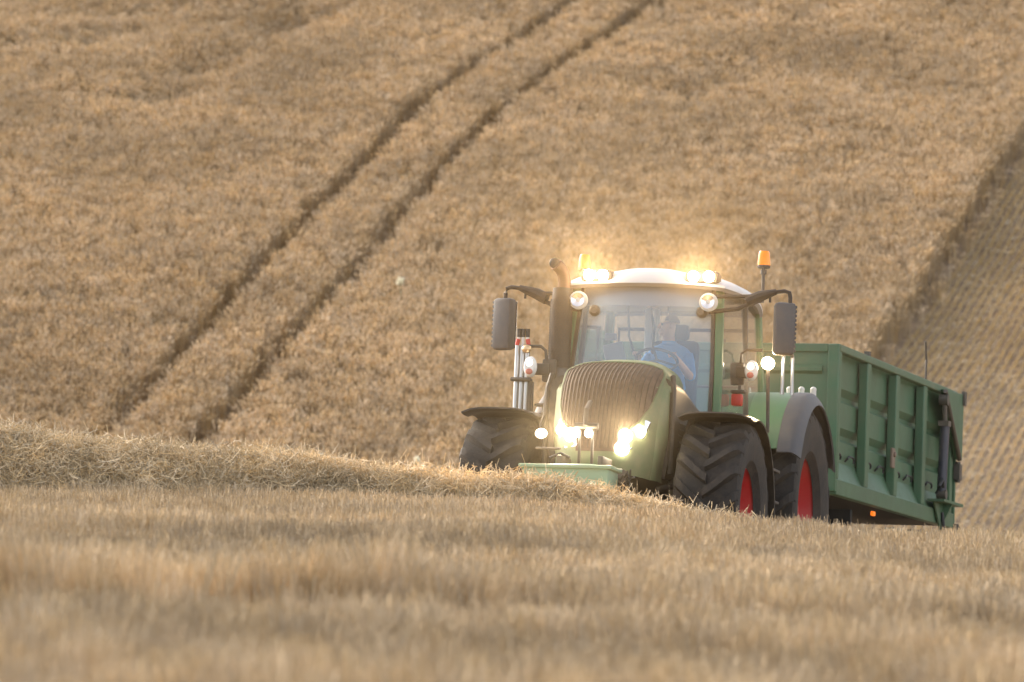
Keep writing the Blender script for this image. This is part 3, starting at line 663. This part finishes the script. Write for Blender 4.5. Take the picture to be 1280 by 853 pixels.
# bright hydraulic rams and lamp beside the stack
hx, hy = 2.05, -1.14
rm = empty('hydraulic_ram', tr)
for dy in (-.05, 0, .05): b = MB(); b.cyl((hx, hy + dy, 1.86), (hx, hy + dy, 2.50), .0245, n=14); b.build('ram_barrel', M['steel'], rm)
for dy in (-.042, .0, .044): b = MB(); b.cyl((hx, hy + dy, 2.58), (hx, hy + dy, 2.66), .021, n=12); b.build('ram_cap', M['nearblack'], rm)
b = MB(); b.box((hx, hy, 2.17), (.1, .2, .03), bev=.008)
b.cyl((hx + .05, hy - .09, 2.17), (hx + .05, hy + .1, 2.17), .02); b.build('ram_clamp', M['darksteel'], rm)
for dy in (-.055, .06): b = MB(); b.cyl((hx + .01, hy + dy, 2.50), (hx + .01, hy + dy * .8, 2.56), .022, n=12); b.build('ram_band', M['red'], rm)
for dy in (-.042, 0.0, .044): b = MB(); b.cyl((hx, hy + dy, 2.5), (hx, hy + dy, 2.58), .016, n=12); b.build('ram_rod', M['white'], rm)
b = MB(); b.box((hx - .03, hy + .085, 2.0), (.1, .05, .32), bev=.01); b.build('ram_guard', M['black'], rm)
for s, lx, ly, lz in ((-1, 2.2, -1.02, 2.28), (1, 1.35, .96, 2.37)):
    b = MB(); b.lathe([(.001, .06), (.045, .055), (.062, .03), (.066, 0), (.05, -.06), (.001, -.07)], (lx, ly, lz), 'x', 20)
    for v in b.bm.verts: v.co.z = lz + (v.co.z - lz) * 1.55
    il = b.build('indicator_lamp', M['lens'], tr)
    b = MB(); b.sph((lx + .052, ly + .0, lz + .035), .034, (.4, 1, 1.1)); b.build('lit_bulb', M['lampsoft'], il)
    b = MB(); b.sph((lx + .05, ly + .0, lz - .045), .036, (.4, 1, .9)); b.build('red_lens', mat('pale_red_lens', (.55, .16, .12), .3), il)
    b = MB(); b.box((lx - .1, ly - s * .09, lz - .01), (.07, .16, .11), bev=.015); b.box((lx - .12, ly - s * .16, lz - .02), (.06, .14, .22), bev=.02)
    b.tube([(lx - .1, ly - s * .13, lz + .08), (lx - .1, ly - s * .12, lz + .17), (lx - .1, ly - s * .07, lz + .21), (lx - .1, ly + s * .08, lz + .21)], .016); b.build('lamp_bracket', M['black'], tr)
b = MB(); b.sph((hx + .08, hy + .06, 2.46), .05, (.7, 1, .8)); b.build('marker_lamp', mat('warm_reflector', (.75, .52, .30), .3, .8), tr)
# lit lamp on a post by the left cab step
b = MB(); b.lathe([(.001, .05), (.045, .045), (.06, .02), (.06, -.03), (.03, -.06)], (1.1, 1.07, 2.47), 'x', 20); fl_ = b.build('wing_lamp', M['lamp'], tr)
spot(fl_, (1.24, 1.07, 2.47), (1, .15, .05), 160, 70)
b = MB(); b.cyl((1.08, 1.09, 1.80), (1.08, 1.07, 2.42), .018); b.build('lamp_post', M['black'], tr)
b = MB(); b.tube([(1.0, 1.20, 2.18), (1.0, 1.20, 2.55), (1.2, 1.19, 2.72)], .02); b.build('grab_rail', M['steel'], tr); b = MB(); b.tube([(.95, 1.29, 2.18), (.95, 1.28, 2.55), (1.2, 1.26, 2.72)], .02); b.build('grab_rail', M['steel'], tr)
b = MB(); b.box((1.5, .86, 2.07), (.08, .11, .12), bev=.02); bx = b.build('red_light', M['red'], tr)
b = MB(); b.box((1.5, .87, 2.15), (.1, .14, .03), bev=.006); b.cyl((1.5, .88, 2.16), (1.5, .88, 2.21), .018); b.build('bracket', M['black'], bx)
# rear wings
def wing(yin, yout, r, a0, a1, name, m, s, lip=0.):
    b = MB(); sec = []
    for k in range(25):
        a = R_(a0 + (a1 - a0) * k / 24); row = []
        for j in range(7):
            u = j / 6; y = yin + (yout - yin) * u; rr = r - lip * max(0, u - .55) ** 2 * 5; row.append(Vector((rr * math.cos(a), .03 + s * y, RZ + rr * math.sin(a))))
        sec.append(row)
    b.sheet(sec, .018); return b, b
for s in (-1, 1):
    b, _ = wing(.70, 1.15, 1.20, 28, 150, '', None, s); 
    b.build('rear_mudguard', M['green'], tr, smooth=60)
    b, _ = wing(1.153, 1.375, 1.205, 26, 152, '', None, s, .12); b.build('mudguard_extension', M['grey'], tr, smooth=60)
    b = MB(); pts = [Vector((1.19 * math.cos(R_(a)), .03 + s * .70, RZ + 1.19 * math.sin(R_(a)))) for a in np.linspace(28, 150, 22)] + [Vector((-.7, .03 + s * .7, 1.3)), Vector((.9, .03 + s * .7, 1.3))]
    b.prism(pts, (0, s * -.02, 0)); b.build('mudguard_side', M['green'], tr)
    # tank / step below the door
    b = MB(); b.box((1.5, .02 + s * .92, 1.12), (.75, .40, .75), bev=.06); b.build('fuel_tank' if s < 0 else 'step_box', M['grey'], tr)
    b = MB()
    for k in range(3): b.box((1.55, .02 + s * 1.18, .8 + k * .3), (.5, .14, .03), bev=.008)
    b.tube([(1.9, .02 + s * 1.14, 1.5), (1.88, .02 + s * 1.17, 1.30), (1.86, .02 + s * 1.2, 1.16)], .012); b.build('step', M['black'], tr)
for (x, y) in ((-.3, 1.03), (-.3, 1.15), (-.3, 1.27)):
    b = MB(); b.cyl((x, y, 2.2), (x, y, 2.36), .03, .03, 12); b.sph((x, y, 2.36), .032, (1, 1, .9), 12, 8); b.build('cap', M['white'], tr)
# inside the cab
b = MB(); b.box((.42, -.05, 2.02), (.5, .5, .14), bev=.05); b.box((.16, -.05, 2.42), (.14, .48, .72), rot=Matrix.Rotation(R_(-8), 3, 'Y'), bev=.06); b.box((.10, -.05, 2.86), (.10, .26, .16), bev=.04); b.box((.42, -.05, 1.74), (.4, .36, .5), bev=.05)
b.box((.5, -.40, 2.2), (.42, .1, .08), bev=.03)
b.build('driver_seat', M['seat'], tr)
b = MB(); b.tube([(1.62, .0, 1.5), (1.5, .0, 2.1), (1.28, .0, 2.42)], .045); b.build('steering_column', M['seat'], tr)
b = MB(); ax = Vector((-.45, 0, .9)).normalized(); e1 = Vector((0, 1, 0)); e2 = ax.cross(e1); cc = Vector((1.22, .0, 2.47))
ringp = [cc + (e1 * math.cos(t) + e2 * math.sin(t)) * .20 for t in np.linspace(0, 6.2832, 33)]; b.tube(ringp, .015, 8)
for t in (.5, 2.64, 4.71): b.tube([cc, cc + (e1 * math.cos(t) + e2 * math.sin(t)) * .2], .013, 6)
b.build('steering_wheel', M['seat'], tr)
b = MB(); b.box((1.2, -.42, 2.50), (.05, .20, .26), rot=Matrix.Rotation(R_(14), 3, 'X'), bev=.015); b.tube([(1.15, -.42, 2.4), (1.0, -.42, 2.2), (.8, -.4, 2.1)], .02); b.box((1.2, -.47, 2.69), (.05, .12, .07), bev=.015)
b.build('monitor', M['screen'], tr)
b = MB(); b.tube([(.9, -.15, 3.1), (.92, -.12, 2.9), (.95, -.10, 2.8), (.95, -.10, 2.6)], .012); b.tube([(.7, -.42, 3.1), (.7, -.40, 2.75), (.75, -.3, 2.5)], .012); b.sph((.95, -.1, 2.58), .025)
b.tube([(.3, -.1, 3.1), (.3, -.09, 2.3)], .012); b.build('cable', M['seat'], tr)
b = MB(); b.box((.1, -.30, 2.55), (.12, .14, 1.1), bev=.03); b.build('post_reflection', M['white'], tr)  # pale pillar-like reflection in the cab, built as a solid white bar

# ---------------------------------------------------------------- driver
def person():
    J = {}; E = []
    def chain(names): 
        for a, c in zip(names, names[1:]): E.append((a, c))
    # tractor-local coordinates, seated, facing forward, hands on the wheel
    y0 = -.05
    def j(n, p, r): J[n] = (Vector(p), r)
    j('pelvis', (.42, y0, 2.19), (.15, .13)); j('belly', (.40, y0, 2.34), (.165, .14)); j('chest', (.40, y0, 2.52), (.17, .13)); j('upper', (.41, y0, 2.63), (.145, .11)); j('neck', (.425, y0, 2.72), (.058, .058)); j('head0', (.445, y0 - .01, 2.79), (.062, .066))
    j('head1', (.45, y0 - .012, 2.87), (.082, .094)); j('head2', (.445, y0 - .01, 2.945), (.072, .088))
    chain(['pelvis', 'belly', 'chest', 'upper', 'neck', 'head0', 'head1', 'head2'])
    for s, nm in ((1, 'l'), (-1, 'r')):
        j(nm + 'sh', (.42, y0 + s * .185, 2.605), (.072, .072)); j(nm + 'el', (.60, y0 + s * .27, 2.36), (.048, .048)); j(nm + 'fa', (.72, y0 + s * .25, 2.40), (.044, .044)); j(nm + 'wr', (.98, y0 + s * .19, 2.52), (.028, .028))
        j(nm + 'pa', (1.06, y0 + s * .18, 2.54), (.034, .02)); chain(['upper', nm + 'sh', nm + 'el', nm + 'fa', nm + 'wr', nm + 'pa'])
        for k in range(4):
            oy = (k - 1.5) * .02; L_ = (.9, 1., .95, .8)[k]
            j(f'{nm}f{k}a', (1.10, y0 + s * .18 + oy, 2.555), (.0095, .0095)); j(f'{nm}f{k}b', (1.10 + .035 * L_, y0 + s * .175 + oy, 2.548), (.0085, .0085)); j(f'{nm}f{k}c', (1.105 + .035 * L_, y0 + s * .175 + oy, 2.52), (.0075, .0075)); chain([nm + 'pa', f'{nm}f{k}a', f'{nm}f{k}b', f'{nm}f{k}c'])
        j(nm + 'ta', (1.05, y0 + s * .15, 2.53), (.011, .011)); j(nm + 'tb', (1.08, y0 + s * .135, 2.515), (.009, .009)); chain([nm + 'pa', nm + 'ta', nm + 'tb'])
        j(nm + 'hip', (.46, y0 + s * .10, 2.13), (.095, .095)); j(nm + 'kn', (.90, y0 + s * .16, 2.10), (.068, .068)); j(nm + 'an', (1.02, y0 + s * .17, 1.62), (.045, .045)); j(nm + 'to', (1.18, y0 + s * .18, 1.55), (.042, .042)); chain(['pelvis', nm + 'hip', nm + 'kn', nm + 'an', nm + 'to'])
    names = list(J); O = Vector((.42, y0, 2.0)); me = bpy.data.meshes.new('person'); me.from_pydata([J[n][0] - O for n in names], [(names.index(a), names.index(c)) for a, c in E], [])
    o = bpy.data.objects.new('person', me); COL.objects.link(o)
    sk = o.modifiers.new('skin', 'SKIN'); sv = me.skin_vertices[0].data
    for i, n in enumerate(names): sv[i].radius = J[n][1]; sv[i].use_root = n == 'pelvis'
    o.modifiers.new('sub', 'SUBSURF').levels = 2; o.modifiers['sub'].render_levels = 2
    bpy.context.view_layer.update(); dg = bpy.context.evaluated_depsgraph_get(); ne = bpy.data.meshes.new_from_object(o.evaluated_get(dg)); o.modifiers.clear(); o.data = ne
    for m in ('skin', 'shirt', 'trouser'): ne.materials.append(M[m])
    for p in ne.polygons:
        c = p.center + O; p.use_smooth = True
        d = math.hypot(c.x - .42, 0)
        if c.z > 2.735 : i = 0
        elif c.z > 2.26 and (c.x < .66 or c.z > 2.9) and not (c.x > .60 and c.z < 2.26): i = 1
        elif c.x > .66 and c.z > 2.3: i = 0
        else: i = 2
        p.material_index = i
    o.matrix_world = TM @ Matrix.Translation(O)
    # turn of the head is carried by the face pieces: looking to the tractor's right
    hc = Vector((.445, y0 - .012, 2.88)) - O; q = Matrix.Rotation(R_(-62), 4, 'Z')
    def hp(x, y, z): return hc + (q @ Vector((x, y, z)))
    b = MB(); b.tube([hp(.082, 0, .03), hp(.105, 0, -.012), hp(.085, 0, -.02)], [.012, .017, .012], 8); b.sph(hp(.045, 0, -.055), .055, (1, 1, .8)); b.build('nose', M['skin'], o)
    for s in (-1, 1):
        b = MB(); b.sph(hp(.078, s * .032, .02), .012); b.build('eye', M['hair'], o)
        b = MB(); b.sph(hp(0, s * .088, .0), .03, (.8, .4, 1.1)); b.build('ear', M['skin'], o)
    b = MB(); b.sph(hp(.082, 0, -.05), .02, (.4, 1, .3)); b.build('mouth', mat('lips', (.35, .12, .09), .6), o)
    b = MB(); q2 = bmesh.ops.create_uvsphere(b.bm, u_segments=20, v_segments=12, radius=.1)
    for v in q2['verts']: v.co = hp(v.co.x * 1.02 - .012, v.co.y * .90, v.co.z * .95 + .035)
    ks = [v for v in b.bm.verts if ((q.inverted() @ (v.co - hc)).x > .02) or (v.co - hc).z < .015]
    bmesh.ops.delete(b.bm, geom=ks, context='VERTS'); b.build('hair', M['hair'], o)
    b = MB(); b.lathe([(.068, 0), (.078, .02), (.07, .045), (.062, .05)], Vector((.425, y0, 2.69)) - O, 'z', 20); b.build('shirt_collar', M['shirt'], o)
    tag(o, 'man in a light blue polo shirt seated at the tractor steering wheel', 'person'); return o
person()

# ---------------------------------------------------------------- trailer
tl = empty('trailer', mw=GM); tag(tl, 'green high sided tipping trailer with ribbed steel flank, hitched behind the tractor', 'trailer')
L, HW, ZB, ZT = 5.95, 1.2, 1.515, 3.07
def box_part(name, specs, m, bev=.008, parent=tl):
    b = MB()
    for c, d in specs: b.box(c, d)
    return b.build(name, m, parent, bevel=bev)
# headboard
hb = box_part('headboard', [((-.03, 0, (ZB + ZT) / 2 + .02), (.05, 2 * HW - .2, ZT - ZB - .1))], M['trailer'])
box_part('headboard_frame', [((-.02, s * (HW - .06), (ZB + ZT) / 2), (.09, .12, ZT - ZB)) for s in (-1, 1)] + [((-.021, 0, ZT - .045), (.088, 2 * HW - .24, .09)), ((-.021, 0, ZB + .05), (.088, 2 * HW - .24, .1))], M['trailer'], .012, hb)
b = MB()
for z in (2.80, 2.28, 1.85): b.prism([(-.004, -1.08, z + .05), (.035, -1.08, z + .018), (.035, -1.08, z - .018), (-.004, -1.08, z - .05)], (0, 2.1, 0))
b.build('rib', M['trailer'], hb)
PX = [0, -1.43, -2.86, -4.28, -5.2]
for s in (-1, 1):
    sd_ = empty('side_wall', tl)
    # pressed sheet between posts
    prof = [(1.66, .06), (1.80, .0), (2.05, .0), (2.09, -.045), (2.13, -.045), (2.19, .0), (2.48, .0), (2.52, -.045), (2.56, -.045), (2.62, .0), (2.98, .0)]
    prof = [(ZB + .10, .125), (1.86, .02), (2.085, .02), (2.125, -.035), (2.165, -.035), (2.235, .02), (2.50, .02), (2.54, -.035), (2.58, -.035), (2.65, .02), (3.03, .02)]
    b = MB(); yb = HW - .14
    b.sheet([[Vector((x, s * (yb + dy), z)) for z, dy in prof] for x in (-.05, -L + .1)], .006)
    b.build('panel', M['trailer'], sd_, smooth=20)
    b = MB(); b.box((-L / 2, s * (HW - .04), ZT - .04), (L - .02, .10, .08)); b.build('top_rail', M['trailer_edge'], sd_, bevel=.012)
    b = MB(); b.box((-L / 2, s * (HW - .045), ZB + .055), (L - .04, .10, .17)); b.build('bottom_rail', M['trailer'], sd_, bevel=.01)
    for x in PX[1:4]:
        b = MB(); b.box((x, s * (HW - .05), (ZB + ZT) / 2 + .03), (.17, .10, ZT - ZB - .22)); b.build('side_post', M['trailer'], sd_, bevel=.012)
    b = MB(); b.box((-.06, s * (HW - .045), (ZB + ZT) / 2 + .03), (.10, .099, ZT - ZB - .22)); b.build('side_post', M['trailer'], sd_, bevel=.01); b = MB(); b.box((-L + .14, s * (HW - .055), (ZB + ZT) / 2 + .03), (.14, .09, ZT - ZB - .22)); b.build('side_post', M['trailer'], sd_, bevel=.01)
    for i in range(4):
        for fx in (.25, .68):
            x = PX[i] + (PX[i + 1] - PX[i]) * fx; y = s * (HW - .105); 
            b = MB(); b.tube([(x + .14, y, 1.885), (x + .14, y + s * .03, 1.92), (x + .10, y + s * .035, 1.945), (x - .09, y + s * .035, 1.945), (x - .14, y + s * .035, 1.92), (x - .14, y + s * .03, 1.885)], .012, 6); b.build('rope_hook', M['nearblack'], sd_)
    b = MB(); b.box((-2.62, s * (HW + .012), 2.06), (.14, .03, .22)); b.cyl((-2.62, s * (HW + .02), 2.1), (-2.62, s * (HW + .05), 2.1), .03); b.build('latch', mat('rusty_latch', (.22, .15, .11), .7, dirt=DUST, dirt_amt=.4), sd_, bevel=.01)
    b = MB(); b.box((-1.43, s * (HW - .03), ZT + .02), (.07, .06, .06)); b.build('top_bracket', M['darksteel'], sd_)
    # tailgate ram
    rm = MB(); rm.cyl((-5.02, s * (HW + .05), 1.80), (-5.06, s * (HW + .06), 2.62), .055, n=18); rm = rm.build('tailgate_ram', M['ram'], tl); b = MB(); b.cyl((-5.02, s * (HW), 1.82), (-5.02, s * (HW + .11), 1.82), .06, n=16); b.build('pivot_pin', M['darksteel'], rm)
    b = MB(); b.cyl((-5.06, s * (HW + .06), 2.6), (-5.02, s * (HW + .055), 2.88), .03, n=12); b.cyl((-5.02, s * (HW), 2.90), (-5.02, s * (HW + .1), 2.90), .065, n=16); b.box((-5.06, s * (HW + .055), 2.63), (.15, .12, .06)); b.build('ram_rod', M['darksteel'], rm)
    b = MB(); b.tube([(-4.85, s * (HW + .03), 1.82), (-4.8, s * (HW + .07), 1.9), (-4.92, s * (HW + .08), 1.98), (-4.98, s * (HW + .08), 1.9)], .02); b.build('hose', M['nearblack'], rm); b = MB(); b.tube([(-5.08, s * (HW + .05), 1.62), (-5.1, s * (HW + .07), 1.45), (-5.16, s * (HW + .03), 1.32)], .02); b.build('hose', M['nearblack'], rm)
    b = MB(); b.box((-5.2, s * (HW + .06), 1.735), (1.05, .2, .03)); b.prism([(-4.72, s * (HW + .02), 1.72), (-5.66, s * (HW + .02), 1.72), (-5.1, s * (HW + .02), 1.40)], (0, s * .02, 0)); b.prism([(-5.18, s * (HW), 1.72), (-5.18, s * (HW + .15), 1.72), (-5.18, s * HW, 1.40)], (.02, 0, 0)); b.build('ram_bracket', M['trailer'], tl)
    b = MB(); b.prism([(-4.98, s * (HW + .012), 3.02), (-L - .12, s * (HW + .012), 3.05), (-L - .12, s * (HW + .012), 2.28), (-5.85, s * (HW + .012), 2.28)], (0, s * .045, 0)); tw = b.build('tailgate_wing', M['trailer'], tl, bevel=.008)
    b = MB(); b.tube([(-4.98, s * (HW + .07), 3.0), (-5.86, s * (HW + .07), 2.28)], .028, 8); b.box((-L - .10, s * (HW + .065), 3.0), (.1, .04, .16)); b.build('edge', M['darksteel'], tw)
    b = MB(); b.tube([(-4.36, s * (HW - .03), ZT), (-4.37, s * (HW - .03), 3.3), (-4.30, s * (HW - .03), 3.50)], .014); b.build('sheet_hook', M['darksteel'], tl)
    for z in (1.42, 2.14): b = MB(); b.box((-L - .03, s * (HW + .03), z), (.14, .07, .18)); b.cyl((-L - .03, s * (HW + .03), z - .12), (-L - .03, s * (HW + .03), z + .12), .03, n=10); b.build('tailgate_hinge', M['darksteel'], tl)
box_part('tailgate', [((-L - .05, 0, (ZB + ZT) / 2), (.06, 2 * HW + .0, ZT - ZB - .05)), ((-L - .10, 0, 2.0), (.05, 2 * HW - .1, .1)), ((-L - .10, 0, 2.6), (.05, 2 * HW - .1, .1))], M['trailer'])
b = MB(); b.box((-L / 2, 0, ZB + .02), (L - .1, 2 * HW - .22, .05)); b.build('floor', M['under'], tl)
b = MB(); b.sheet([[Vector((x, y, 2.75 + .1 * math.sin(x * 3) * math.cos(y * 4) + .12 * (1 - (y / 1.1) ** 2))) for x in np.linspace(-.1, -L + .1, 40)] for y in np.linspace(-1.05, 1.05, 14)]); b.build('grain_load', mat('grain', (.42, .29, .13), .9, var=.2, vscale=30, bump=.5, bscale=80), tl)
b = MB()
for s in (-1, 1): b.box((-2.7, s * .42, 1.25), (6.6, .12, .26)); b.box((-1.2, s * .75, 1.30), (.08, .7, .2)); b.box((-4.8, s * .75, 1.30), (.08, .7, .2))
b.box((.9, 0, 1.05), (1.9, .28, .18)); b.box((1.95, 0, .98), (.3, .16, .12)); b.box((0.1, 0, 1.2), (.3, .9, .3))
for x in (-2.7, -4.1): b.cyl((x, -.95, .55), (x, .95, .55), .07)
b.build('chassis', M['under'], tl, bevel=.01)
for x in (-2.7, -4.1):
    for s in (-1, 1):
        b = MB(); b.lathe([(.28, -.16), (.33, -.2), (.45, -.22), (.53, -.2), (.55, -.14), (.55, .14), (.53, .2), (.45, .22), (.33, .2), (.28, .16)], (x, s * .92, .55), 'y', 40); wh = b.build('wheel', M['rubber'], tl)
        b = MB(); b.lathe([(.29, .17 * s), (.30, .19 * s), (.26, .12 * s), (.16, .1 * s), (.15, .16 * s), (.01, .17 * s)], (x, s * .92, .55), 'y', 32); b.build('rim', M['grey'], wh)
b = MB(); b.box((-2.1, HW - .07, ZB - .10), (.09, .04, .05)); b.build('marker_lamp', M['amberlit'], tl, bevel=.01)
for s in (-1, 1):
    b = MB(); b.prism([(-3.2, s * 1.0, 1.33), (-5.2, s * 1.0, 1.33), (-5.5, s * 1.0, 1.22), (-3.0, s * 1.0, 1.22)], (0, s * .16, 0)); b.build('side_guard', mat('pale_guard', (.12, .24, .20), .5), tl, bevel=.01)

# ---------------------------------------------------------------- air: dust hanging over the field

def haze_mat(name, dens, col, an):
    m = bpy.data.materials.new(name); m.use_nodes = True; t = m.node_tree; t.nodes.remove(t.nodes['Principled BSDF'])
    v = N(t, 'ShaderNodeVolumePrincipled'); v.inputs['Color'].default_value = (*col, 1); v.inputs['Density'].default_value = dens; v.inputs['Anisotropy'].default_value = an
    t.links.new(v.outputs[0], t.nodes['Material Output'].inputs['Volume']); return m
b = MB(); b.sph((0, 0, 0), 1, (4.6, 3.6, 3.2), 48, 32); du = b.build('dust', haze_mat('harvest_dust', .0026, (.97, .84, .64), .7)); du.matrix_world = TM @ Matrix.Translation((2.2, .2, 1.6)); tag(du, 'cloud of pale harvest dust hanging round the tractor', None, kind='stuff')

b = MB(); b.sph((0, 0, 0), 1, (7, 9, 3.4), 48, 32); dp = b.build('dust', haze_mat('drifting_dust', .0035, (.95, .90, .82), .2)); dp.location = (9.5, 82, -2.4); tag(dp, 'low drift of dust behind the trailer at the foot of the hill', None, kind='stuff')
